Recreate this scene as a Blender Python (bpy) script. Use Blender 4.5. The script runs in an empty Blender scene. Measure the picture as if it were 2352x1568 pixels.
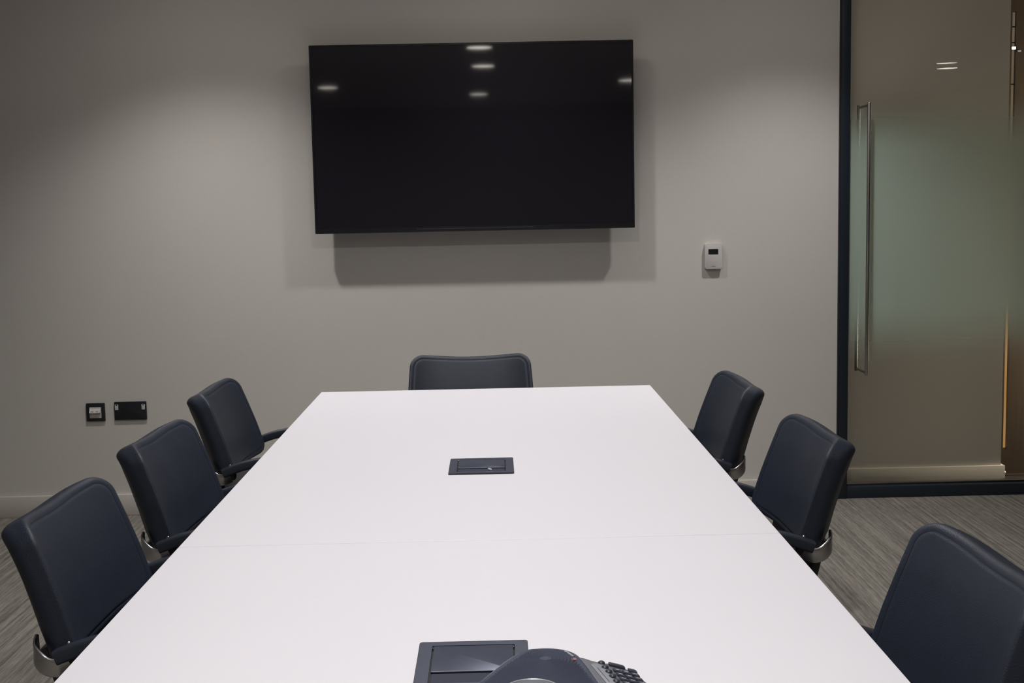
import bpy, bmesh, math, random
from mathutils import Vector, Matrix
random.seed(7)
sc = bpy.context.scene
COL = sc.collection
PI = math.pi

# ------------------------------------------------------------------ key dimensions (metres)
W = 5.735            # room face of the far wall (plane Y = W), camera stands at x=0, y=0
CEIL = 2.6
TX = -0.04           # table centre line
TZ = 0.73            # table top height

# ------------------------------------------------------------------ materials
def new_mat(name):
    m = bpy.data.materials.new(name); m.use_nodes = True
    nt = m.node_tree
    return m, nt, nt.nodes['Principled BSDF']

def mat(name, col, rough=0.5, metal=0.0, spec=0.5, noise=None, bump=None, coat=0.0, emit=None):
    m, nt, b = new_mat(name)
    b.inputs['Base Color'].default_value = (*col, 1)
    b.inputs['Roughness'].default_value = rough
    b.inputs['Metallic'].default_value = metal
    b.inputs['Specular IOR Level'].default_value = spec
    b.inputs['Coat Weight'].default_value = coat
    if emit:
        b.inputs['Emission Color'].default_value = (*emit[0], 1)
        b.inputs['Emission Strength'].default_value = emit[1]
    tc = nt.nodes.new('ShaderNodeTexCoord')
    if noise:
        scale, amount = noise
        n = nt.nodes.new('ShaderNodeTexNoise'); n.inputs['Scale'].default_value = scale; n.inputs['Detail'].default_value = 4
        r = nt.nodes.new('ShaderNodeMapRange')
        r.inputs['To Min'].default_value = 1 - amount; r.inputs['To Max'].default_value = 1 + amount
        mx = nt.nodes.new('ShaderNodeVectorMath'); mx.operation = 'SCALE'
        mx.inputs[0].default_value = col
        nt.links.new(tc.outputs['Object'], n.inputs['Vector'])
        nt.links.new(n.outputs['Fac'], r.inputs['Value'])
        nt.links.new(r.outputs['Result'], mx.inputs['Scale'])
        nt.links.new(mx.outputs['Vector'], b.inputs['Base Color'])
    if bump:
        scale, dist = bump
        n2 = nt.nodes.new('ShaderNodeTexNoise'); n2.inputs['Scale'].default_value = scale; n2.inputs['Detail'].default_value = 3
        bp = nt.nodes.new('ShaderNodeBump'); bp.inputs['Distance'].default_value = dist; bp.inputs['Strength'].default_value = 0.6
        nt.links.new(tc.outputs['Object'], n2.inputs['Vector'])
        nt.links.new(n2.outputs['Fac'], bp.inputs['Height'])
        nt.links.new(bp.outputs['Normal'], b.inputs['Normal'])
    return m

M = {}
M['wall'] = mat('wall_paint', (.590, .565, .532), .85, spec=.25, noise=(3, .02), bump=(350, .0006))
M['wall_dark'] = mat('grey_wall_paint', (.26, .25, .24), .85, spec=.25, noise=(3, .02))
M['ceiling'] = mat('ceiling_paint', (.84, .83, .81), .9, spec=.2)
M['skirt'] = mat('skirting_paint', (.60, .57, .53), .5, spec=.4)
M['laminate'] = mat('white_laminate', (.78, .76, .815), .42, spec=.35, noise=(1.5, .012))
M['table_edge'] = mat('dark_table_edge', (.03, .03, .035), .5)
M['table_base'] = mat('table_base_metal', (.35, .35, .37), .4, metal=.6)
M['leather'] = mat('black_leather', (.0185, .0245, .041), .50, spec=.45, noise=(18, .12), bump=(420, .0012))
M['seam'] = mat('leather_seam', (.015, .018, .026), .6, spec=.3)
M['arm'] = mat('arm_polymer', (.022, .028, .042), .40, spec=.5)
M['chrome'] = mat('chair_chrome', (.55, .54, .55), .22, metal=1.0)
M['black_tube'] = mat('black_tube', (.02, .022, .028), .4)
M['tv_body'] = mat('tv_body', (.010, .011, .014), .4)
M['tv_bezel'] = mat('tv_bezel', (.008, .009, .012), .25, spec=.5)
M['tv_screen'] = mat('tv_screen', (.0130, .0117, .0160), .035, spec=.35)
M['steel'] = mat('brushed_steel', (.42, .40, .38), .28, metal=1.0)
M['frame'] = mat('navy_frame', (.0125, .0195, .030), .38, spec=.45)
M['frame_shadow'] = mat('post_shadow_dark', (.005, .006, .009), .6)
M['white_plastic'] = mat('white_plastic', (.56, .54, .53), .45, spec=.4)
M['grey_plastic'] = mat('grey_wall_plastic', (.50, .48, .47), .5)
M['lcd'] = mat('lcd', (.012, .018, .018), .2)
M['mark'] = mat('grey_print', (.12, .11, .11), .6)
M['black_plate'] = mat('black_plate', (.012, .014, .018), .35)
M['slot'] = mat('dark_slot', (.003, .003, .004), .7)
M['module'] = mat('module_metal', (.075, .085, .125), .36, metal=.35, spec=.5, noise=(60, .15))
M['module_lid'] = mat('module_lid_metal', (.070, .082, .125), .34, metal=.35, spec=.5, noise=(40, .12))
M['lid_lip'] = mat('lid_lip', (.16, .17, .22), .4)
M['module_edge'] = mat('module_rim', (.016, .018, .026), .45)
M['brush'] = mat('brush_strip', (.022, .026, .05), .8)
M['white_tag'] = mat('white_tag', (.95, .95, .97), .5)
M['phone_black'] = mat('phone_black', (.058, .066, .100), .72, spec=.25)
M['phone_grey'] = mat('phone_grey', (.13, .135, .16), .45)
M['phone_light'] = mat('phone_light', (.27, .275, .31), .4)
M['phone_rim'] = mat('phone_rim', (.45, .46, .50), .3, metal=.3)
M['phone_key'] = mat('phone_key', (.032, .036, .058), .35)
M['phone_disc'] = mat('phone_disc', (.13, .14, .17), .45)
M['key_print'] = mat('key_print', (.5, .52, .58), .5)
M['red_print'] = mat('red_print', (.30, .10, .13), .5)
M['glow'] = mat('downlight_glow', (.9, .9, .9), .5, emit=((1, .93, .84), 22.0))
M['warm_pane'] = mat('warm_lit_pane', (.3, .2, .1), .4, emit=((.80, .44, .16), .42))
M['beige_pane'] = mat('beige_lit_pane', (.25, .2, .15), .4, emit=((.30, .24, .17), .35))
M['strip_light'] = mat('far_strip_light', (.9, .9, .9), .5, emit=((1, .97, .92), 3.0))
M['corridor_paint'] = mat('corridor_paint', (.76, .72, .66), .85, spec=.2)
M['cor_skirt'] = mat('corridor_skirting', (.80, .755, .67), .5)

def wood(name, c1, c2, vertical=True):
    m, nt, b = new_mat(name)
    tc = nt.nodes.new('ShaderNodeTexCoord'); mp = nt.nodes.new('ShaderNodeMapping')
    mp.inputs['Scale'].default_value = (22, 22, 1.2) if vertical else (1.5, 20, 1)
    n = nt.nodes.new('ShaderNodeTexNoise'); n.inputs['Scale'].default_value = 3; n.inputs['Detail'].default_value = 6
    cr = nt.nodes.new('ShaderNodeValToRGB')
    cr.color_ramp.elements[0].color = (*c1, 1); cr.color_ramp.elements[0].position = .3
    cr.color_ramp.elements[1].color = (*c2, 1); cr.color_ramp.elements[1].position = .7
    nt.links.new(tc.outputs['Object'], mp.inputs['Vector']); nt.links.new(mp.outputs['Vector'], n.inputs['Vector'])
    nt.links.new(n.outputs['Fac'], cr.inputs['Fac']); nt.links.new(cr.outputs['Color'], b.inputs['Base Color'])
    b.inputs['Roughness'].default_value = .45
    return m
M['walnut'] = wood('dark_walnut', (.030, .018, .008), (.052, .030, .012))
M['dark_floor'] = wood('dark_corridor_floor', (.03, .02, .014), (.05, .035, .024), False)

def carpet_mat():
    m, nt, b = new_mat('striped_carpet')
    L = nt.links.new
    tc = nt.nodes.new('ShaderNodeTexCoord')
    mp = nt.nodes.new('ShaderNodeMapping'); mp.inputs['Scale'].default_value = (75, 1.1, 1)
    n1 = nt.nodes.new('ShaderNodeTexNoise'); n1.inputs['Scale'].default_value = 1.0; n1.inputs['Detail'].default_value = 3
    n1.inputs['Roughness'].default_value = .6
    L(tc.outputs['Object'], mp.inputs['Vector']); L(mp.outputs['Vector'], n1.inputs['Vector'])
    mp2 = nt.nodes.new('ShaderNodeMapping'); mp2.inputs['Scale'].default_value = (260, 14, 1)
    n2 = nt.nodes.new('ShaderNodeTexNoise'); n2.inputs['Scale'].default_value = 1.0; n2.inputs['Detail'].default_value = 2
    L(tc.outputs['Object'], mp2.inputs['Vector']); L(mp2.outputs['Vector'], n2.inputs['Vector'])
    n3 = nt.nodes.new('ShaderNodeTexNoise'); n3.inputs['Scale'].default_value = 700
    L(tc.outputs['Object'], n3.inputs['Vector'])
    a = nt.nodes.new('ShaderNodeMath'); a.operation = 'MULTIPLY_ADD'; a.inputs[1].default_value = .65
    L(n1.outputs['Fac'], a.inputs[0])
    s2 = nt.nodes.new('ShaderNodeMath'); s2.operation = 'MULTIPLY'; s2.inputs[1].default_value = .35
    L(n2.outputs['Fac'], s2.inputs[0]); L(s2.outputs[0], a.inputs[2])
    cr = nt.nodes.new('ShaderNodeValToRGB')
    e = cr.color_ramp.elements
    e[0].position = .36; e[0].color = (.135, .122, .108, 1)
    e[1].position = .64; e[1].color = (.36, .335, .30, 1)
    L(a.outputs[0], cr.inputs['Fac']); L(cr.outputs['Color'], b.inputs['Base Color'])
    b.inputs['Roughness'].default_value = .95; b.inputs['Specular IOR Level'].default_value = .1
    bp = nt.nodes.new('ShaderNodeBump'); bp.inputs['Distance'].default_value = .004; bp.inputs['Strength'].default_value = .7
    ad = nt.nodes.new('ShaderNodeMath'); ad.operation = 'ADD'
    L(a.outputs[0], ad.inputs[0]); L(n3.outputs['Fac'], ad.inputs[1])
    L(ad.outputs[0], bp.inputs['Height']); L(bp.outputs['Normal'], b.inputs['Normal'])
    return m
M['carpet'] = carpet_mat()

def glass_mat():
    """clear glass with a frosted manifestation band that fades out at its top and bottom edge (object Z)"""
    m = bpy.data.materials.new('banded_glass'); m.use_nodes = True
    nt = m.node_tree; nt.nodes.clear(); L = nt.links.new
    out = nt.nodes.new('ShaderNodeOutputMaterial')
    tr = nt.nodes.new('ShaderNodeBsdfTransparent'); tr.inputs['Color'].default_value = (.97, .97, .955, 1)
    gl = nt.nodes.new('ShaderNodeBsdfGlossy'); gl.inputs['Roughness'].default_value = .0
    gl.inputs['Color'].default_value = (.9, .9, .9, 1)
    fr = nt.nodes.new('ShaderNodeFresnel'); fr.inputs['IOR'].default_value = 1.45
    clear = nt.nodes.new('ShaderNodeMixShader')
    L(fr.outputs[0], clear.inputs[0]); L(tr.outputs[0], clear.inputs[1]); L(gl.outputs[0], clear.inputs[2])
    df = nt.nodes.new('ShaderNodeBsdfDiffuse'); df.inputs['Color'].default_value = (.56, .69, .61, 1)
    tl = nt.nodes.new('ShaderNodeBsdfTranslucent'); tl.inputs['Color'].default_value = (.50, .50, .32, 1)
    fm = nt.nodes.new('ShaderNodeMixShader'); fm.inputs[0].default_value = .36
    L(df.outputs[0], fm.inputs[1]); L(tl.outputs[0], fm.inputs[2])
    tc = nt.nodes.new('ShaderNodeTexCoord'); sp = nt.nodes.new('ShaderNodeSeparateXYZ')
    L(tc.outputs['Object'], sp.inputs[0])
    lo = nt.nodes.new('ShaderNodeMapRange'); lo.interpolation_type = 'SMOOTHSTEP'
    lo.inputs['From Min'].default_value = .60; lo.inputs['From Max'].default_value = .92
    hi = nt.nodes.new('ShaderNodeMapRange'); hi.interpolation_type = 'SMOOTHSTEP'
    hi.inputs['From Min'].default_value = 1.86; hi.inputs['From Max'].default_value = 1.60
    L(sp.outputs['Z'], lo.inputs['Value']); L(sp.outputs['Z'], hi.inputs['Value'])
    mu = nt.nodes.new('ShaderNodeMath'); mu.operation = 'MULTIPLY'
    L(lo.outputs[0], mu.inputs[0]); L(hi.outputs[0], mu.inputs[1])
    mu2 = nt.nodes.new('ShaderNodeMath'); mu2.operation = 'MULTIPLY'; mu2.inputs[1].default_value = .97
    L(mu.outputs[0], mu2.inputs[0])
    mx = nt.nodes.new('ShaderNodeMixShader')
    L(mu2.outputs[0], mx.inputs[0]); L(clear.outputs[0], mx.inputs[1]); L(fm.outputs[0], mx.inputs[2])
    L(mx.outputs[0], out.inputs['Surface'])
    return m
M['band_glass'] = glass_mat()

def clear_glass_mat():
    m = bpy.data.materials.new('clear_glass'); m.use_nodes = True
    nt = m.node_tree; nt.nodes.clear(); L = nt.links.new
    out = nt.nodes.new('ShaderNodeOutputMaterial')
    tr = nt.nodes.new('ShaderNodeBsdfTransparent'); tr.inputs['Color'].default_value = (.97, .97, .95, 1)
    gl = nt.nodes.new('ShaderNodeBsdfGlossy'); gl.inputs['Roughness'].default_value = .0
    fr = nt.nodes.new('ShaderNodeFresnel'); fr.inputs['IOR'].default_value = 1.45
    mx = nt.nodes.new('ShaderNodeMixShader')
    L(fr.outputs[0], mx.inputs[0]); L(tr.outputs[0], mx.inputs[1]); L(gl.outputs[0], mx.inputs[2])
    L(mx.outputs[0], out.inputs['Surface'])
    return m
M['clear_glass'] = clear_glass_mat()

# ------------------------------------------------------------------ object helpers
def obj(name, bm, m, parent=None, smooth=True, angle=35):
    me = bpy.data.meshes.new(name)
    bmesh.ops.recalc_face_normals(bm, faces=bm.faces[:])
    bm.to_mesh(me); bm.free()
    me.materials.append(M[m] if isinstance(m, str) else m)
    if smooth:
        for p in me.polygons: p.use_smooth = True
        try: me.set_sharp_from_angle(angle=math.radians(angle))
        except Exception: pass
    o = bpy.data.objects.new(name, me); COL.objects.link(o)
    if parent: o.parent = parent
    return o

def thing(name, label, cat, loc=(0, 0, 0), rz=0, group=None):
    o = bpy.data.objects.new(name, None); COL.objects.link(o)
    o.location = loc; o.rotation_euler = (0, 0, rz); o.empty_display_size = .05
    o['label'] = label; o['category'] = cat
    if group: o['group'] = group
    return o

def struct(name, bm, m, parent=None, **k):
    o = obj(name, bm, m, parent, **k)
    if parent is None: o['kind'] = 'structure'
    return o

def box(bm, x0, x1, y0, y1, z0, z1, bev=0.0, seg=2):
    g = bmesh.ops.create_cube(bm, size=1.0)
    vs = g['verts']
    for v in vs:
        v.co = Vector(((x0 + x1) / 2 + v.co.x * (x1 - x0), (y0 + y1) / 2 + v.co.y * (y1 - y0), (z0 + z1) / 2 + v.co.z * (z1 - z0)))
    if bev > 0:
        es = list({e for v in vs for e in v.link_edges})
        bmesh.ops.bevel(bm, geom=es, offset=bev, segments=seg, profile=.5, affect='EDGES', clamp_overlap=True)
    return bm

def bx(*a, **k):
    return box(bmesh.new(), *a, **k)

def rrect(w, h, r, n=6, cx=0, cy=0):
    pts = []
    for sx, sy, a0 in ((1, 1, 0), (-1, 1, 90), (-1, -1, 180), (1, -1, 270)):
        for i in range(n + 1):
            a = math.radians(a0 + 90 * i / n)
            pts.append((cx + sx * (w / 2 - r) + r * math.cos(a), cy + sy * (h / 2 - r) + r * math.sin(a)))
    return pts

def prism(pts, z0, z1, bev=0.0, fn=None, bm=None, seg=2):
    """extrude a 2-D outline from z0 to z1; fn maps (x,y,z)->Vector"""
    bm = bm or bmesh.new()
    b = [bm.verts.new((x, y, z0)) for x, y in pts]; t = [bm.verts.new((x, y, z1)) for x, y in pts]
    n = len(pts)
    fs = [bm.faces.new(t), bm.faces.new(b[::-1])]
    for i in range(n): bm.faces.new((b[i], b[(i + 1) % n], t[(i + 1) % n], t[i]))
    if bev > 0:
        es = [e for e in fs[0].edges] + [e for e in fs[1].edges]
        bmesh.ops.bevel(bm, geom=es, offset=bev, segments=seg, profile=.5, affect='EDGES', clamp_overlap=True)
    if fn:
        for v in bm.verts: v.co = fn(v.co)
    return bm

def ring_prism(outer, inner, z0, z1, bm=None, fn=None):
    bm = bm or bmesh.new(); n = len(outer)
    L = []
    for pts, z in ((outer, z0), (outer, z1), (inner, z1), (inner, z0)):
        L.append([bm.verts.new((x, y, z)) for x, y in pts])
    for k in range(4):
        a, b = L[k], L[(k + 1) % 4]
        for i in range(n): bm.faces.new((a[i], a[(i + 1) % n], b[(i + 1) % n], b[i]))
    if fn:
        for v in bm.verts: v.co = fn(v.co)
    return bm

def catmull(pts, k=6):
    P = [Vector(p) for p in pts]
    out = []
    for i in range(len(P) - 1):
        p0 = P[max(i - 1, 0)]; p1 = P[i]; p2 = P[i + 1]; p3 = P[min(i + 2, len(P) - 1)]
        for j in range(k):
            t = j / k
            out.append(.5 * ((2 * p1) + (p2 - p0) * t + (2 * p0 - 5 * p1 + 4 * p2 - p3) * t * t + (3 * p1 - p0 - 3 * p2 + p3) * t ** 3))
    out.append(P[-1])
    return out

def sweep(path, section, up=Vector((0, 0, 1)), side=None, bm=None, closed=False):
    """sweep a 2-D section (u along 'side', v along normal) down a path"""
    bm = bm or bmesh.new(); P = [Vector(p) for p in path]; rings = []
    N = len(P)
    for i, p in enumerate(P):
        if closed: t = (P[(i + 1) % N] - P[i - 1]).normalized()
        else: t = (P[min(i + 1, N - 1)] - P[max(i - 1, 0)]).normalized()
        s = Vector(side) if side is not None else t.cross(up)
        s = (s - t * s.dot(t)).normalized(); nrm = s.cross(t).normalized()
        rings.append([bm.verts.new(p + s * u + nrm * v) for u, v in section])
    n = len(section)
    rng = range(N) if closed else range(N - 1)
    for i in rng:
        a, b = rings[i], rings[(i + 1) % N]
        for j in range(n): bm.faces.new((a[j], a[(j + 1) % n], b[(j + 1) % n], b[j]))
    if not closed:
        bm.faces.new(rings[0][::-1]); bm.faces.new(rings[-1])
    return bm

def circ(r, n=10):
    return [(r * math.cos(2 * PI * i / n), r * math.sin(2 * PI * i / n)) for i in range(n)]

def lathe(prof, n=40, bm=None, c=(0, 0, 0)):
    bm = bm or bmesh.new(); rings = []
    for r, z in prof:
        if r < 1e-6: rings.append([bm.verts.new((c[0], c[1], c[2] + z))])
        else: rings.append([bm.verts.new((c[0] + r * math.cos(2 * PI * i / n), c[1] + r * math.sin(2 * PI * i / n), c[2] + z)) for i in range(n)])
    for a, b in zip(rings, rings[1:]):
        for i in range(n):
            j = (i + 1) % n
            if len(a) == 1 and len(b) == 1: break
            if len(a) == 1: bm.faces.new((a[0], b[j], b[i]))
            elif len(b) == 1: bm.faces.new((a[i], a[j], b[0]))
            else: bm.faces.new((a[i], a[j], b[j], b[i]))
    return bm

def dup(root, loc, rz, label):
    r = root.copy(); COL.objects.link(r); r.location = loc; r.rotation_euler = (0, 0, rz); r['label'] = label
    for ch in list(root.children):
        c = ch.copy(); COL.objects.link(c); c.parent = r
        for g in list(ch.children):
            d = g.copy(); COL.objects.link(d); d.parent = c
    return r

# ------------------------------------------------------------------ the room shell
XL, XR, YB = -2.75, 5.2, -4.2
FX0, FX1 = 1.575, 1.624          # door post
DX1 = 2.72                        # far end of the door
struct('floor', bx(XL - .1, XR + .1, YB - .1, W + .10, -.1, 0), 'carpet', smooth=False)
struct('floor_corridor', bx(FX0 - .6, XR + .1, W + .10, W + 3.0, -.1, 0), 'dark_floor', smooth=False)
struct('ceiling', bx(XL - .1, XR + .1, YB - .1, W + .10, CEIL, CEIL + .1), 'ceiling', smooth=False)
struct('ceiling_corridor', bx(FX0 - .6, XR + .1, W + .10, W + 3.0, CEIL, CEIL + .1), 'ceiling', smooth=False)
struct('wall_far', bx(XL - .1, FX0, W, W + .10, 0, CEIL), 'wall', smooth=False)
struct('wall_far_right', bx(DX1, XR + .1, W, W + .10, 0, CEIL), 'wall', smooth=False)
struct('wall_left', bx(XL - .1, XL, YB, W, 0, CEIL), 'wall_dark', smooth=False)
struct('wall_right', bx(XR, XR + .1, YB, W, 0, CEIL), 'wall_dark', smooth=False)
struct('wall_back', bx(XL - .1, XR + .1, YB - .1, YB, 0, CEIL), 'wall_dark', smooth=False)

def skirting(name, x0, x1, y, m='skirt', h=.10, d=.016):
    return struct(name, bx(x0, x1, y - d, y, 0, h, bev=.003), m)
skirting('baseboard_far', XL, FX0 - .001, W)
skirting('baseboard_far_right', DX1, XR, W)
# corridor wall right behind the glass, its end corner showing at the right
CW = W + .20
struct('wall_corridor', bx(FX0 - .55, 2.430, CW, CW + .12, 0, CEIL), 'corridor_paint', smooth=False)
struct('baseboard_corridor', bx(FX0 - .55, 2.446, CW - .014, CW + .134, 0, .098, bev=.003), 'cor_skirt')
struct('wall_corridor_end', bx(XR - .1, XR, W + .1, W + 3, 0, CEIL), 'corridor_paint', smooth=False)
struct('wall_corridor_back', bx(FX0 - .6, XR, W + 2.9, W + 3, 0, CEIL), 'corridor_paint', smooth=False)
struct('trim_1', bx(2.47, 4.2, W + .285, W + .30, 0, .006, bev=.002), 'steel')
struct('trim_2', bx(2.47, 4.2, W + .395, W + .405, 0, .006, bev=.002), 'steel')

# timber door leaf in the corridor with a narrow lit glazing slot
dy = W + .45
d2 = bpy.data.objects.new('door_2', None); COL.objects.link(d2); d2.location = (2.52, dy, 0)
d2['kind'] = 'structure'; d2['label'] = 'dark walnut corridor door with a narrow lit glazing slot, seen through the glass at the right edge'; d2['category'] = 'door'
bm = bx(.0, .021, 0, .05, .0, 2.5); box(bm, .041, 1.2, 0, .05, 0, 2.5); box(bm, .021, .041, 0, .05, 0, .125); box(bm, .021, .041, 0, .05, 2.28, 2.5)
obj('door_leaf', bm, 'walnut', d2, smooth=False)
obj('lower_pane', bx(.022, .040, .018, .026, .128, 1.45), 'warm_pane', d2, smooth=False)
obj('upper_pane', bx(.022, .040, .018, .026, 1.452, 2.278), 'beige_pane', d2, smooth=False)
bm = bmesh.new()
for z in (2.205, 2.13, 1.93): box(bm, .0215, .0405, .010, .018, z, z + .006)
obj('glazing_bar', bm, 'frame', d2, smooth=False)
obj('door_stop', lathe([(0, 0), (.008, 0), (.010, .004), (.010, .012), (.006, .017), (0, .018)], 16, c=(.022, -.02, 0.0)), 'steel', d2)
# small bright fittings seen high in the corridor
for i, (x, z, w) in enumerate(((2.545, 2.098, .018), (2.572, 2.086, .016))):
    t = thing('strip_light', ('brighter left one of two tiny lights high behind the glass door',
                              'dimmer right one of two tiny lights high behind the glass door')[i], 'light', (x, dy - .012, z), 0, 'small corridor lights')
    obj('diffuser', bx(-w / 2, w / 2, -.004, .002, 0, .012 if i == 0 else .007, bev=.001), 'strip_light' if i == 0 else 'key_print', t)
    obj('housing', bx(-w / 2, w / 2, .002, .012, -.001, .013, bev=.001), 'frame', t)

# ------------------------------------------------------------------ glass door / partition
door = bpy.data.objects.new('door_1', None); COL.objects.link(door); door.location = (FX0, W, 0)
door['kind'] = 'structure'; door['category'] = 'door'
door['label'] = 'frameless glass door with frosted middle band in a navy metal frame right of the wall'
Wd = DX1 - FX0
post = bx(.0, .049, -.012, .10, 0, CEIL, bev=.002)
obj('door_post', post, 'frame', door)
obj('post_shadow_line', bx(.0, .007, -.0155, -.0122, 0, CEIL), 'frame_shadow', door, smooth=False)  # near-black strip paints in the shadow line along the post's left edge
obj('door_post', bx(Wd - .049, Wd, -.012, .10, 0, CEIL, bev=.002), 'frame', door)
obj('bottom_rail', bx(.0492, Wd - .0492, -.008, .10, 0, .054, bev=.002), 'frame', door)
obj('rail_trim', bx(.0492, Wd - .0492, .030, .075, .0542, .064, bev=.002), 'steel', door)
obj('top_rail', bx(.0492, Wd - .0492, -.008, .10, CEIL - .054, CEIL, bev=.002), 'frame', door)
# pane: two sheets, the second very slightly out of parallel (double reflections)
bm = bmesh.new()
a = [bm.verts.new(v) for v in ((.049, .030, .054), (Wd - .049, .030, .054), (Wd - .049, .030, CEIL - .054), (.049, .030, CEIL - .054))]
bm.faces.new(a)
obj('glass_pane', bm, 'band_glass', door, smooth=False)
bm = bmesh.new()
a = [bm.verts.new(v) for v in ((.049, .0470, .054), (Wd - .049, .0470, .054), (Wd - .049, .0370, CEIL - .054), (.049, .0370, CEIL - .054))]
bm.faces.new(a)
obj('glass_pane', bm, 'clear_glass', door, smooth=False)
# pull handle: room-side bar, corridor-side bar, stand-offs through the glass
hx = 1.698 - FX0
H0, H1 = .584, 1.82
hb = obj('pull_handle', lathe([(0, 0), (.0072, 0), (.0082, .003), (.0082, H1 - H0 - .003), (.0072, H1 - H0), (0, H1 - H0)], 20, c=(hx, -.050, H0)), 'steel', door)
obj('handle_bar', lathe([(0, 0), (.0072, 0), (.0082, .003), (.0082, H1 - H0 - .003), (.0072, H1 - H0), (0, H1 - H0)], 20, c=(hx, .115, H0)), 'steel', hb)
for z in (H0 + .012, H1 - .012):
    obj('standoff', sweep([(hx, -.050, z), (hx, .115, z)], circ(.0062, 14), up=Vector((0, 0, 1))), 'steel', hb)

# ------------------------------------------------------------------ television
tv = thing('wall_television', 'large black flat screen television mounted on the far wall', 'television', (-.081, W - .13, 1.283))
tw, th = 1.422, .822
out = rrect(tw, th, .004, 3, 0, th / 2)
XZ = lambda y0: (lambda c: Vector((c.x, y0 - c.z, c.y)))
inn = rrect(tw - .016, th - .030, .002, 3, 0, th / 2 + .007)
obj('bezel', ring_prism(out, inn, -.012, .0, fn=XZ(0)), 'tv_bezel', tv, smooth=False)
obj('screen', prism(rrect(tw - .0162, th - .0302, .002, 3, 0, th / 2 + .007), -.010, -.003, fn=XZ(0)), 'tv_screen', tv, smooth=False)
obj('bottom_strip', bx(-.26, .26, -.0008, .0002, .0125, .0140), 'module', tv, smooth=False)
obj('back_shell', prism(out, -.034, -.0122, fn=XZ(0), bev=.004), 'tv_body', tv)
obj('rear_housing', prism(rrect(tw * .72, th * .62, .03, 6, 0, th * .46), -.062, -.034, fn=XZ(0), bev=.006), 'tv_body', tv)
bm = bx(-.30, .30, .116, .13, .30, .56, bev=.003)
for x in (-.2, .17): box(bm, x, x + .03, .062, .116, .18, .64, bev=.003)
obj('wall_bracket', bm, 'black_tube', tv)

# ------------------------------------------------------------------ thermostat
ts = thing('wall_thermostat', 'white wall thermostat with a small dark display right of the television', 'thermostat', (1.0, W, 1.087))
obj('cover', prism(rrect(.078, .114, .006, 5, 0, .057), .0, .024, bev=.003, fn=XZ(0)), 'white_plastic', ts)
obj('back_plate', prism(rrect(.070, .104, .005, 5, -.0035, .055), -.0005, .0, fn=XZ(0)), 'grey_plastic', ts)
obj('display', bx(-.0235, .0215, -.0248, -.0238, .066, .090), 'lcd', ts, smooth=False)
for x in (-.014, .012):
    obj('button', lathe([(0, 0), (.0022, 0), (.0022, .0008), (0, .0009)], 12), 'grey_plastic', ts).matrix_local = Matrix.Translation((x, -.0238, .034)) @ Matrix.Rotation(PI / 2, 4, 'X')
bm = bmesh.new()
for k in range(5): box(bm, -.008 + k * .0034, -.008 + k * .0034 + .0024, -.0244, -.0238, .0095, .0125 - .0006 * (k % 2))
obj('printed_mark', bm, 'mark', ts, smooth=False)

# ------------------------------------------------------------------ wall outlets
s1 = thing('data_outlet', 'black square wall plate with a pale shuttered data insert, left of the double socket', 'outlet', (-1.847, W, .444))
obj('plate', prism(rrect(.085, .083, .003, 4, 0, .0415), 0, .010, bev=.0015, fn=XZ(0)), 'black_plate', s1)
obj('insert', ring_prism(rrect(.053, .050, .0015, 3, .0, .0395), rrect(.046, .042, .001, 3, 0, .0395), .0098, .0125, fn=XZ(0)), 'white_plastic', s1, smooth=False)
bm = bmesh.new()
pts = [(-.0255, -.0128, .060), (.0235, -.0128, .060), (.0235, -.024, .040), (-.0255, -.024, .040), (-.0255, -.0100, .040), (.0235, -.0100, .040), (-.0255, -.0100, .060), (.0235, -.0100, .060)]
v = [bm.verts.new(p) for p in pts]
for f in ((0, 1, 2, 3), (3, 2, 5, 4), (0, 3, 4, 6), (1, 7, 5, 2), (0, 6, 7, 1)): bm.faces.new([v[i] for i in f])
sh = obj('shutter', bm, 'white_plastic', s1, smooth=False)
bm = bmesh.new()
for x in (-.019, .004): 
    c = [bm.verts.new(p) for p in ((x, -.0222, .0440), (x + .013, -.0222, .0440), (x + .013, -.0204, .0470), (x, -.0204, .0470))]
    bm.faces.new(c)
obj('printed_mark', bm, 'mark', sh, smooth=False)
obj('recess', bx(-.022, .022, -.0106, -.0101, .019, .039), 'grey_plastic', s1, smooth=False)

s2 = thing('double_socket', 'black double wall socket with two pale rocker switches in its upper corners', 'socket', (-1.687, W, .447))
obj('plate', prism(rrect(.147, .084, .003, 4, 0, .042), 0, .010, bev=.0015, fn=XZ(0)), 'black_plate', s2)
for x in (-.062, .060):
    rk = obj('rocker_switch', bx(x - .0075, x + .0075, -.0135, -.0098, .047, .072, bev=.001), 'white_plastic', s2)
    obj('indicator', bx(x - .003, x + .004, -.0140, -.0134, .067, .0715), 'slot', rk, smooth=False)
for x in (-.032, .030):
    for q in ((x - .002, x + .002, .048, .056), (x - .014, x - .008, .026, .030), (x + .008, x + .014, .026, .030)):
        obj('pin_slot', bx(q[0], q[1], -.0103, -.0098, q[2], q[3]), 'slot', s2, smooth=False)

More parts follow.
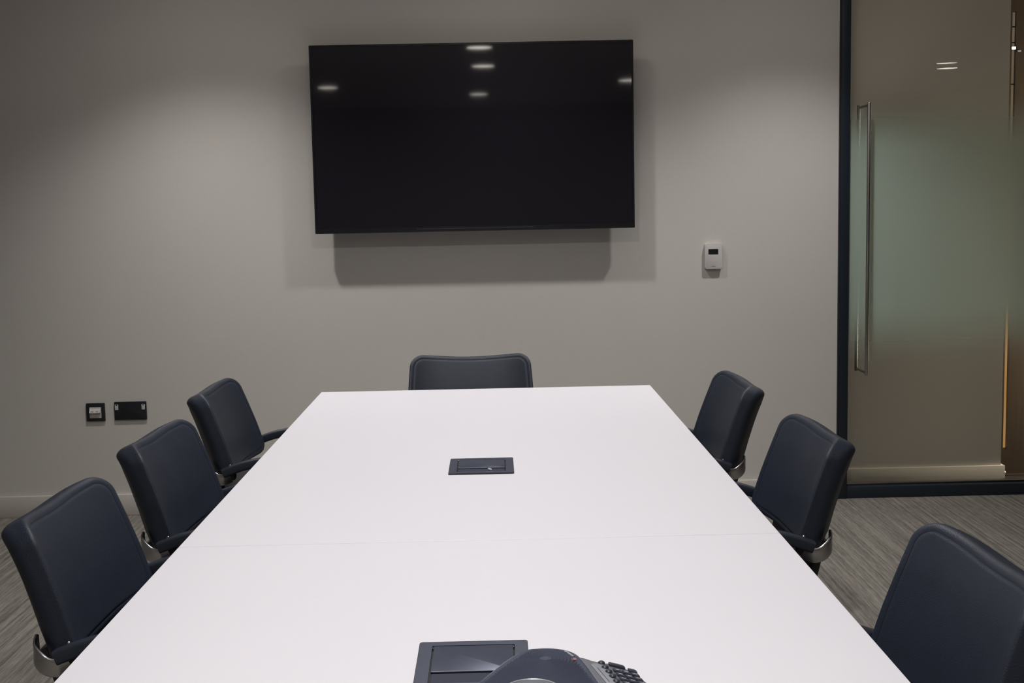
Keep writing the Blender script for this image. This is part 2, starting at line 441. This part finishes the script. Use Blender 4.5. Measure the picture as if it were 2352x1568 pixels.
# ------------------------------------------------------------------ boardroom table (two tops with a seam)
YF, YS, YN = 4.534, 2.446, .36
tb = thing('boardroom_table', 'long white laminate boardroom table in two joined halves', 'table', (TX, YS, 0))
for y0, y1 in ((.0009, YF - YS), (YN - YS, -.0009)):
    tp = obj('tabletop', bx(-.60, .60, y0, y1, TZ - .022, TZ, bev=.0012), 'laminate', tb, smooth=False)
    obj('edge_band', bx(-.596, .596, y0 + .003, y1 - .003, TZ - .034, TZ - .0222), 'table_edge', tp, smooth=False)
for yc in (-1.2, 1.05):
    lg = obj('pedestal', bx(-.16, .16, yc - .25, yc + .25, .02, TZ - .07, bev=.01), 'table_base', tb)
    obj('foot_plate', bx(-.22, .22, yc - .33, yc + .33, 0, .02, bev=.006), 'table_base', lg)
    obj('support_bar', bx(-.40, .40, yc - .03, yc + .03, TZ - .07, TZ - .0342, bev=.004), 'table_base', lg)

# ------------------------------------------------------------------ table power modules
def power_module(yc, label, tag):
    t = thing('power_module', label, 'power outlet', (-.0435, yc, TZ), 0, 'flush power modules in the tabletop')
    ho = rrect(.162, .184, .004, 4); hi = rrect(.124, .150, .002, 4, 0, 0)
    obj('rim', ring_prism(rrect(.164, .186, .005, 4), rrect(.1615, .1835, .004, 4), 0, .0036), 'module_edge', t, smooth=False)
    obj('frame', ring_prism(ho, hi, 0, .0042), 'module', t, smooth=False)
    obj('well', bx(-.0622, .0622, -.0752, .0752, .0001, .0006), 'slot', t, smooth=False)
    ld = obj('lid', prism(rrect(.119, .104, .002, 4, 0, .021), .0010, .0040, bev=.0006), 'module_lid', t)
    obj('lid_lip', sweep([(-.0585, -.0316, .0040), (.0585, -.0316, .0040)], circ(.0009, 8), up=Vector((0, 0, 1))), 'lid_lip', ld)
    for x in (-.0607, .0607):
        obj('hinge_pin', lathe([(0, .0), (.0013, .0), (.0013, .0046), (.0008, .005), (0, .005)], 10, c=(x, .064, 0)), 'chrome', ld)
    obj('brush_strip', bx(-.058, .058, -.072, -.036, .0006, .0026), 'brush', t, smooth=False)
    if tag:
        g = obj('pull_tab', bx(-.0065, .0065, -.0015, .0015, 0, .004, bev=.0008), 'white_tag', t)
        g.matrix_local = Matrix.Translation((.0215, -.058, .0035)) @ Matrix.Rotation(math.radians(-50), 4, 'Z')
    return t
power_module(3.154, 'grey flush power module with lidded slot in the far half of the white table', True)
power_module(1.759, 'grey flush power module in the near half of the white table, partly behind the phone', False)

# ------------------------------------------------------------------ chairs
PROF = [(.42, .105), (.50, .090), (.53, .084), (.56, .075), (.60, .062), (.66, .045), (.72, .026), (.80, .0), (.84, -.014), (.9, -.035)]
def px(z):
    for (z0, x0), (z1, x1) in zip(PROF, PROF[1:]):
        if z <= z1:
            t = (z - z0) / (z1 - z0); return x0 + (x1 - x0) * t
    return PROF[-1][1]
def halfw(z): return .244 - .012 * max(0, (z - .60) / .2) ** 1.3 if z > .60 else .244 - .03 * ((.60 - z) / .06) ** 2 * .3
def back_outline():
    ZT, ZB, rt, rb = .833, .552, .055, .035
    P = []
    # start bottom centre, go counter-clockwise seen from the front (+x): y then z
    for i in range(0, 14): P.append(((.205) * (i / 13), ZB))
    for i in range(1, 9):
        a = -PI / 2 + PI / 2 * i / 8; P.append((halfw(.6) - rb + rb * math.cos(a), ZB + rb + rb * math.sin(a)))
    n = 16
    z0, z1 = ZB + rb, ZT - rt
    for i in range(1, n + 1):
        z = z0 + (z1 - z0) * i / n; P.append((halfw(z), z))
    hw = halfw(z1)
    for i in range(1, 13):
        a = PI / 2 * i / 12; P.append((hw - rt + rt * math.cos(a), z1 + rt * math.sin(a)))
    y0 = hw - rt
    for i in range(1, 15):
        t = i / 14; y = y0 * (1 - t)
        P.append((y, ZT - .005 * (.5 - .5 * math.cos(PI * t))))
    Q = [(-y, z) for y, z in P[1:-1]][::-1]
    return P + Q
def bend(c):
    """the back is concave in plan: its middle lies behind the wings, along the tilted normal"""
    k = .042 * ((abs(c.y) / .222) ** 3.2 - 1)
    return Vector((c.x + k * .951, c.y, c.z + k * .309))
OUT = back_outline()
def inset(P, d):
    n = len(P); R = []
    for i in range(n):
        p0 = Vector(P[i - 1]); p1 = Vector(P[(i + 1) % n]); t = (p1 - p0)
        if t.length < 1e-9: R.append(P[i]); continue
        t.normalize(); nrm = Vector((-t.y, t.x))
        R.append((P[i][0] + nrm.x * d, P[i][1] + nrm.y * d))
    return R
def back_mesh(OUT, TH=.056, bulge=.008, r=.015):
    bm = bmesh.new(); n = len(OUT)
    cz = .69
    layers = []
    def ring(P, dep, s=1.0):
        R = []
        for y, z in P:
            Y, Z = y * s, cz + (z - cz) * s; d = dep(Y, Z)
            q = min(1, max(0, (Z - .70) / .13)); drop = .024 * q * q * min(1, max(0, d / TH))   # the top slopes down to the rear
            R.append(bm.verts.new((px(Z) - d, Y, Z - drop)))
        return R
    def bl(y, z):  # pad bulge
        return bulge * max(0, 1 - (y / .24) ** 2) * max(0, 1 - ((z - .69) / .145) ** 2)
    rearP = inset(OUT, .020)
    for s in (.15, .45, .75): layers.append(ring(rearP, lambda y, z: TH + .004 * max(0, 1 - (y / .24) ** 2), s))
    layers.append(ring(rearP, lambda y, z: TH))
    for k in range(1, 6):
        a = PI / 2 * k / 5; d = .020 * (1 - math.sin(a)); layers.append(ring(inset(OUT, d), lambda y, z, a=a: TH - .020 * (1 - math.cos(a))))
    for k in range(1, 5):
        dd = .020 + (TH - .020 - .012) * k / 4; layers.append(ring(OUT, lambda y, z, dd=dd: TH - dd))
    for k in range(1, 6):
        a = PI / 2 * k / 5; d = r * (1 - math.cos(a)); layers.append(ring(inset(OUT, d), lambda y, z, a=a: .012 * (1 - math.sin(a))))
    layers.append(ring(inset(OUT, r + .002), lambda y, z: .0008))
    layers.append(ring(inset(OUT, r + .005), lambda y, z: -.0005 - bl(y, z)))
    fp = inset(OUT, r + .006)
    for s in (.97, .9, .8, .68, .55, .4, .25, .12): layers.append(ring(fp, lambda y, z: -.0008 - bl(y, z), s))
    for a, b in zip(layers, layers[1:]):
        for i in range(n): bm.faces.new((a[i], a[(i + 1) % n], b[(i + 1) % n], b[i]))
    bm.faces.new(layers[0][::-1]); bm.faces.new(layers[-1])
    for v in bm.verts: v.co = bend(v.co)
    return bm
ARM = [(.042, .599), (.075, .611), (.115, .623), (.17, .633), (.23, .640), (.295, .641), (.338, .630), (.362, .602), (.372, .55), (.376, .46)]
def make_chair(label):
    t = thing('meeting_chair', label, 'chair', (0, 0, 0), 0, 'black leather meeting chairs around the table')
    bk = obj('backrest', back_mesh(OUT), 'leather', t, angle=70)
    sp = inset(OUT, .0165)
    path = [bend(Vector((px(z) - .0008, y, z))) for y, z in sp]
    bmp = sweep(path, circ(.0006, 6), side=(1, 0, 0), closed=True)
    obj('seam', bmp, 'seam', bk)
    # shell panel under the cushion, carrying it down to the seat
    bm = bmesh.new()
    secs = [(.36, .080), (.42, .056), (.48, .028), (.54, .012), (.58, -.004)]
    prof = catmull([(x, 0, z) for z, x in secs], 4)
    sect = rrect(.40, .026, .010, 4)
    obj('back_support', sweep(prof, sect, side=(0, 1, 0), bm=bm), 'black_tube', t)
    # seat cushion
    bm = prism(rrect(.46, .47, .06, 6, .32, 0), .415, .478, bev=.02, seg=4)
    obj('seat', bm, 'leather', t)
    obj('seat_pan', prism(rrect(.42, .42, .05, 5, .32, 0), .398, .4145), 'black_tube', t)
    for s in (-1, 1):
        ap = catmull([(x, s * .264, z - .014) for x, z in ARM], 5)
        am = obj('armrest', sweep(ap, rrect(.032, .027, .006, 3), side=(0, 1, 0)), 'arm', t)
        # chrome bracket: wraps from the arm's rear end round the side of the cushion
        cp = catmull([(.062, s * .257, .572), (.042, s * .262, .564), (.020, s * .261, .567), (.003, s * .253, .579), (-.007, s * .238, .589), (-.014, s * .21, .593)], 6)
        bm = sweep(cp, rrect(.008, .036, .003, 3), up=Vector((0, 0, 1)))
        br = obj('arm_bracket', bm, 'chrome', am)
        br['label'] = 'chrome bracket at the rear of the arm'
        obj('screw', lathe([(0, 0), (.0035, 0), (.0035, .002), (.002, .0035), (0, .004)], 10, c=(.060, s * .252, .606)), 'chrome', am)
        lp = [(.376, s * .264, .46), (.380, s * .264, .10), (.374, s * .264, .035), (.35, s * .264, .0135), (.30, s * .264, .0125), (.02, s * .264, .0125)]
        obj('leg', sweep(catmull(lp, 6), circ(.0125, 10), side=(0, 1, 0)), 'black_tube', t)
    obj('cross_tube', sweep([(.02, -.264, .0125), (.02, .264, .0125)], circ(.0124, 10)), 'black_tube', t)
    obj('seat_rail', sweep([(.376, -.264, .385), (.376, .264, .385)], circ(.012, 10)), 'black_tube', t)
    return t

LX, RX = -.880, .790
spots = [
    (-.857, 2.505, -.012, 'black leather chair nearest the camera along the left side of the table'),
    (-.858, 3.250, -.040, 'black leather chair in the middle of the left row, beside the table seam'),
    (-.894, 4.100, -.005, 'black leather chair farthest along the left side, nearest the wall sockets'),
    (-.100, 4.795, -PI / 2, 'black leather chair at the far head of the table, below the television'),
    (.744, 4.015, PI + .010, 'black leather chair farthest along the right side, below the thermostat'),
    (.770, 3.120, PI + .012, 'black leather chair in the middle of the right row, in front of the door post'),
    (.742, 1.955, PI + .01, 'black leather chair nearest the camera on the right, cut by the photo edge'),
]
first = None
for x, y, rz, lab in spots:
    if first is None:
        first = make_chair(lab); first.location = (x, y, 0); first.rotation_euler = (0, 0, rz)
    else:
        dup(first, (x, y, 0), rz, lab)

# ------------------------------------------------------------------ conference phone
ph = thing('conference_phone', 'dark conference phone with ribbed speaker and keypad at the near end of the table', 'phone', (.05, 1.50, TZ))
# local frame: x right, y away from camera
def smooth_outline(pts, k=8):
    P = [Vector((*p, 0)) for p in pts]; n = len(P); out = []
    for i in range(n):
        p0, p1, p2, p3 = P[i - 1], P[i], P[(i + 1) % n], P[(i + 2) % n]
        for j in range(k):
            t = j / k
            q = .5 * ((2 * p1) + (p2 - p0) * t + (2 * p0 - 5 * p1 + 4 * p2 - p3) * t * t + (3 * p1 - p0 - 3 * p2 + p3) * t ** 3)
            out.append((q.x, q.y))
    return out
shell = smooth_outline([(-.021, .170), (-.002, .1775), (.018, .177), (.036, .169), (.0485, .155), (.060, .116), (.074, .055), (.088, .0), (.088, -.04), (.060, -.085), (.0, -.105), (-.065, -.095), (-.118, -.055), (-.128, -.015), (-.115, .015), (-.086, .061), (-.053, .120)])
def dome_z(x, y): return .060 - .0105 * (1 - math.exp(-((x - .007) ** 2 + (y - .118) ** 2) / .0042))
RC = (.007, .120)       # centre of the speaker ribs
def rmax(P, c, a):
    d = Vector((math.cos(a), math.sin(a))); best = 0
    n = len(P)
    for i in range(n):
        p = Vector(P[i]) - Vector(c); q = Vector(P[(i + 1) % n]) - Vector(c); e = q - p
        den = d.x * e.y - d.y * e.x
        if abs(den) < 1e-12: continue
        t = (p.x * e.y - p.y * e.x) / den; u = (p.x * d.y - p.y * d.x) / den
        if t > 0 and -1e-6 <= u <= 1 + 1e-6: best = max(best, t)
    return best
bm = bmesh.new()
NA, LAM = 200, .0046
NR = int(.27 / (LAM / 4))
lim = [rmax(shell, RC, 2 * PI * i / NA) for i in range(NA)]
rings = []
cv = bm.verts.new((RC[0], RC[1], dome_z(*RC)))
for k in range(1, NR + 1):
    r = k * LAM / 4; row = []
    for i in range(NA):
        a = 2 * PI * i / NA; rr = min(r, lim[i]); x = RC[0] + rr * math.cos(a); y = RC[1] + rr * math.sin(a)
        edge = min(1, max(0, (lim[i] - rr - .010) / .004)); core = min(1, max(0, (rr - .003) / .006))
        z = dome_z(x, y) + .0012 * math.cos(2 * PI * rr / LAM) * edge * core
        e = max(0, 1 - (lim[i] - rr) / .006); z -= .004 * e * e
        row.append(bm.verts.new((x, y, z)))
    rings.append(row)
for i in range(NA): bm.faces.new((cv, rings[0][i], rings[0][(i + 1) % NA]))
for a, b in zip(rings, rings[1:]):
    for i in range(NA):
        j = (i + 1) % NA
        if (a[i].co - b[i].co).length < 1e-7 and (a[j].co - b[j].co).length < 1e-7: continue
        bm.faces.new((a[i], a[j], b[j], b[i]))
bmesh.ops.remove_doubles(bm, verts=bm.verts[:], dist=1e-6)
obj('speaker_grille', bm, 'phone_black', ph, angle=80)
bm = bmesh.new(); n = len(shell)
lay = []
for d, zf in ((.0, None), (.001, -.010), (.006, -.035)):
    P = [(RC[0] + (x - RC[0]) * (1 - d * 6), RC[1] + (y - RC[1]) * (1 - d * 6)) for x, y in shell]
    lay.append([bm.verts.new((x, y, dome_z(x, y) - .004 + (zf or 0))) for x, y in P])
lay.append([bm.verts.new((RC[0] + (x - RC[0]) * .95, RC[1] + (y - RC[1]) * .95, .004)) for x, y in shell])
for a, b in zip(lay, lay[1:]):
    for i in range(n): bm.faces.new((a[i], a[(i + 1) % n], b[(i + 1) % n], b[i]))
bm.faces.new(lay[-1])
obj('body', bm, 'phone_black', ph)
# edge trim along the left shoulder
obj('shoulder_trim', sweep([(x, y, dome_z(x, y) - .0035) for x, y in shell], circ(.0012, 6), up=Vector((0, 0, 1)), closed=True), 'phone_grey', ph)
# central round cap with a bright rim
cc = (-.014, .017)
zc = dome_z(*cc) + .0035
cp_ = obj('centre_cap', lathe([(0, .006), (.020, .0055), (.033, .004), (.0345, .003)], 48, c=(cc[0], cc[1], zc)), 'phone_disc', ph)
obj('cap_rim', lathe([(.0345, -.002), (.0345, .0042), (.0355, .0050), (.0365, .0042), (.0370, -.002)], 48, c=(cc[0], cc[1], zc)), 'phone_rim', cp_)
# keypad wing on the right
wing = smooth_outline([(.048, .150), (.058, .158), (.072, .149), (.086, .143), (.104, .144), (.122, .140), (.134, .125), (.145, .105), (.158, .060), (.162, .010), (.150, -.040), (.115, -.065), (.082, -.04), (.080, .02), (.064, .095)], 6)
def wz(x, y): return .046 - .10 * max(0, x - .05) - .26 * max(0, x - .095)
bm = bmesh.new(); n = len(wing)
top = [bm.verts.new((x, y, wz(x, y))) for x, y in wing]; lo = [bm.verts.new((x, y, wz(x, y) - .006)) for x, y in wing]
bt = [bm.verts.new((.10 + (x - .10) * .94, .02 + (y - .02) * .94, .004)) for x, y in wing]
for a, b in ((top, lo), (lo, bt)):
    for i in range(n): bm.faces.new((a[i], a[(i + 1) % n], b[(i + 1) % n], b[i]))
cxw, cyw = .112, .04
prev = top
for s in (.8, .55, .3, .1):
    cur = [bm.verts.new((cxw + (x - cxw) * s, cyw + (y - cyw) * s, wz(cxw + (x - cxw) * s, cyw + (y - cyw) * s))) for x, y in wing]
    for i in range(n): bm.faces.new((prev[i], prev[(i + 1) % n], cur[(i + 1) % n], cur[i]))
    prev = cur
bm.faces.new(prev); bm.faces.new(bt[::-1])
wg = obj('keypad_wing', bm, 'phone_grey', ph, angle=50)
# wing local axes: u runs along the shoulder edge (towards the camera), v outwards
U = Vector((.24, -.97, 0)).normalized(); V = Vector((.97, .24, 0)).normalized()
O = Vector((.0775, .1259, 0))
def on_wing(u, v, dz=0):
    p = O + U * u + V * v; return Vector((p.x, p.y, wz(p.x, p.y) + dz))
def tile(u0, u1, v0, v1, h, r=.002, bm=None, name=None):
    pts = rrect(u1 - u0, v1 - v0, r, 4, (u0 + u1) / 2, (v0 + v1) / 2)
    return prism(pts, -.001, h, bev=min(.0008, h * .4), fn=lambda c: on_wing(c.x, c.y, c.z))
pn = obj('soft_key_panel', tile(-.012, .075, -.007, .011, .0012, .006), 'phone_light', wg)
obj('panel_line', prism(rrect(.05, .0007, .0003, 2, .028, -.002), .0010, .0015, fn=lambda c: on_wing(c.x, c.y, c.z)), 'phone_key', wg)
for k in range(6):
    c = on_wing(-.0125 + .0155 * k, .0092, .0008)
    obj('round_key', lathe([(0, .0034), (.0030, .0031), (.0047, .0016), (.0050, 0)], 18, c=tuple(c)), 'phone_key', wg)
obj('call_key', tile(-.012, -.003, .018, .041, .003, .003), 'phone_key', wg)
obj('call_key', tile(-.006, .004, .0435, .056, .003, .003), 'phone_key', wg)
for j in range(5):
    for k in range(3):
        u = .007 + j * .0130; v = .018 + k * .0128
        ky = obj('number_key', tile(u, u + .0098, v, v + .0110, .003, .002), 'phone_key', wg)
        obj('key_print', prism(rrect(.0013, .0055, .0003, 1, u + .0045, v + .0055), .0030, .0034, fn=lambda c: on_wing(c.x, c.y, c.z)), 'key_print', ky, smooth=False)
# small illegible maker's mark on the shoulder: a row of pale strokes with a red one after it
bm = bmesh.new()
for k in range(7):
    t = k / 6; x = .036 + .0085 * t; y = .1560 - .022 * t 
    box(bm, x - .0016, x + .0016, y - .0008, y + .0008, dome_z(x, y) + .0002, dome_z(x, y) + .0008)
obj('printed_mark', bm, 'key_print', ph, smooth=False)
x, y = .0455, .1215
obj('printed_mark', bx(x - .003, x + .003, y - .004, y + .003, dome_z(x, y) + .0002, dome_z(x, y) + .0009), 'red_print', ph, smooth=False)
obj('rubber_foot', lathe([(0, 0), (.05, 0), (.05, .004), (0, .0045)], 30, c=(-.01, .02, 0)), 'slot', ph)

# ------------------------------------------------------------------ ceiling downlights and their lamps
LAMPS = [  # x, y, power, label
    (-1.24, 4.93, 72, 'round ceiling downlight by the far wall, left of the television'),
    (.06, 4.93, 46, 'round ceiling downlight by the far wall, in front of the television'),
    (1.32, 4.93, 69, 'round ceiling downlight by the far wall, left of the glass door'),
    (-.06, 3.10, 88, 'round ceiling downlight above the far half of the table'),
    (-.08, 1.46, 57, 'round ceiling downlight above the near half of the table'),
    (-.06, .18, 51, 'round ceiling downlight above the camera end of the table'),
    (-.13, -2.55, 88, 'round ceiling downlight at the back of the room'),
    (-1.62, -1.50, 88, 'round ceiling downlight behind the camera, left side'),
    (1.36, -1.32, 88, 'round ceiling downlight behind the camera, right side'),
    (4.30, -.42, 60, 'round ceiling downlight in the right part of the room'),
]
proto = None
for i, (x, y, pw, lab) in enumerate(LAMPS):
    if proto is None:
        proto = thing('ceiling_downlight', lab, 'light', (x, y, CEIL), 0, 'round ceiling downlights')
        obj('trim_ring', lathe([(.098, 0), (.120, 0), (.120, -.004), (.110, -.010), (.098, -.008), (.098, 0)], 40), 'white_plastic', proto)
        obj('diffuser', lathe([(0, -.004), (.0975, -.004), (.0975, -.001)], 40), 'glow', proto)
    else:
        dup(proto, (x, y, CEIL), 0, lab)
    ld = bpy.data.lights.new('downlight_lamp', 'SPOT')
    ld.energy = pw; ld.color = (1.0, .985, .965); ld.spot_size = math.radians(112 if y > 4 else 155); ld.spot_blend = 1.0; ld.shadow_soft_size = .04
    lo = bpy.data.objects.new('downlight_lamp', ld); COL.objects.link(lo); lo.location = (x, y, CEIL - .03)
# unseen warm fill added to brighten the corridor wall behind the glass
ld = bpy.data.lights.new('corridor_fill', 'AREA'); ld.energy = 21.0; ld.color = (1, .90, .76); ld.shape = 'RECTANGLE'; ld.size = 1.9; ld.size_y = .2
lo = bpy.data.objects.new('corridor_fill', ld); COL.objects.link(lo); lo.location = (3.3, W + .22, 1.15)
lo.rotation_euler = (0, math.radians(90), 0)

# ------------------------------------------------------------------ world, camera, colour
w = bpy.data.worlds.new('World'); sc.world = w; w.use_nodes = True
w.node_tree.nodes['Background'].inputs[0].default_value = (.5, .5, .52, 1)
w.node_tree.nodes['Background'].inputs[1].default_value = .0
F, PIT, YAW, ROL = 2880.7, .1079, .0129, -.0199
cd = bpy.data.cameras.new('camera'); cam = bpy.data.objects.new('camera', cd); COL.objects.link(cam)
cd.sensor_fit = 'HORIZONTAL'; cd.sensor_width = 36; cd.lens = 36 * F / 2352; cd.clip_start = .05
fw = Vector((math.sin(YAW) * math.cos(PIT), math.cos(YAW) * math.cos(PIT), -math.sin(PIT)))
R = Vector((math.cos(YAW), -math.sin(YAW), 0)); U_ = R.cross(fw)
R2 = R * math.cos(ROL) + U_ * math.sin(ROL); U2 = -R * math.sin(ROL) + U_ * math.cos(ROL)
m3 = Matrix((R2, U2, -fw)).transposed()
cam.matrix_world = Matrix.Translation((0, 0, 1.3919)) @ m3.to_4x4()
sc.camera = cam
sc.view_settings.view_transform = 'Standard'
sc.view_settings.look = 'None'
sc.view_settings.exposure = 0.0
sc.cycles.max_bounces = 8; sc.cycles.diffuse_bounces = 4; sc.cycles.transparent_max_bounces = 12
sc.cycles.sample_clamp_indirect = 4.0
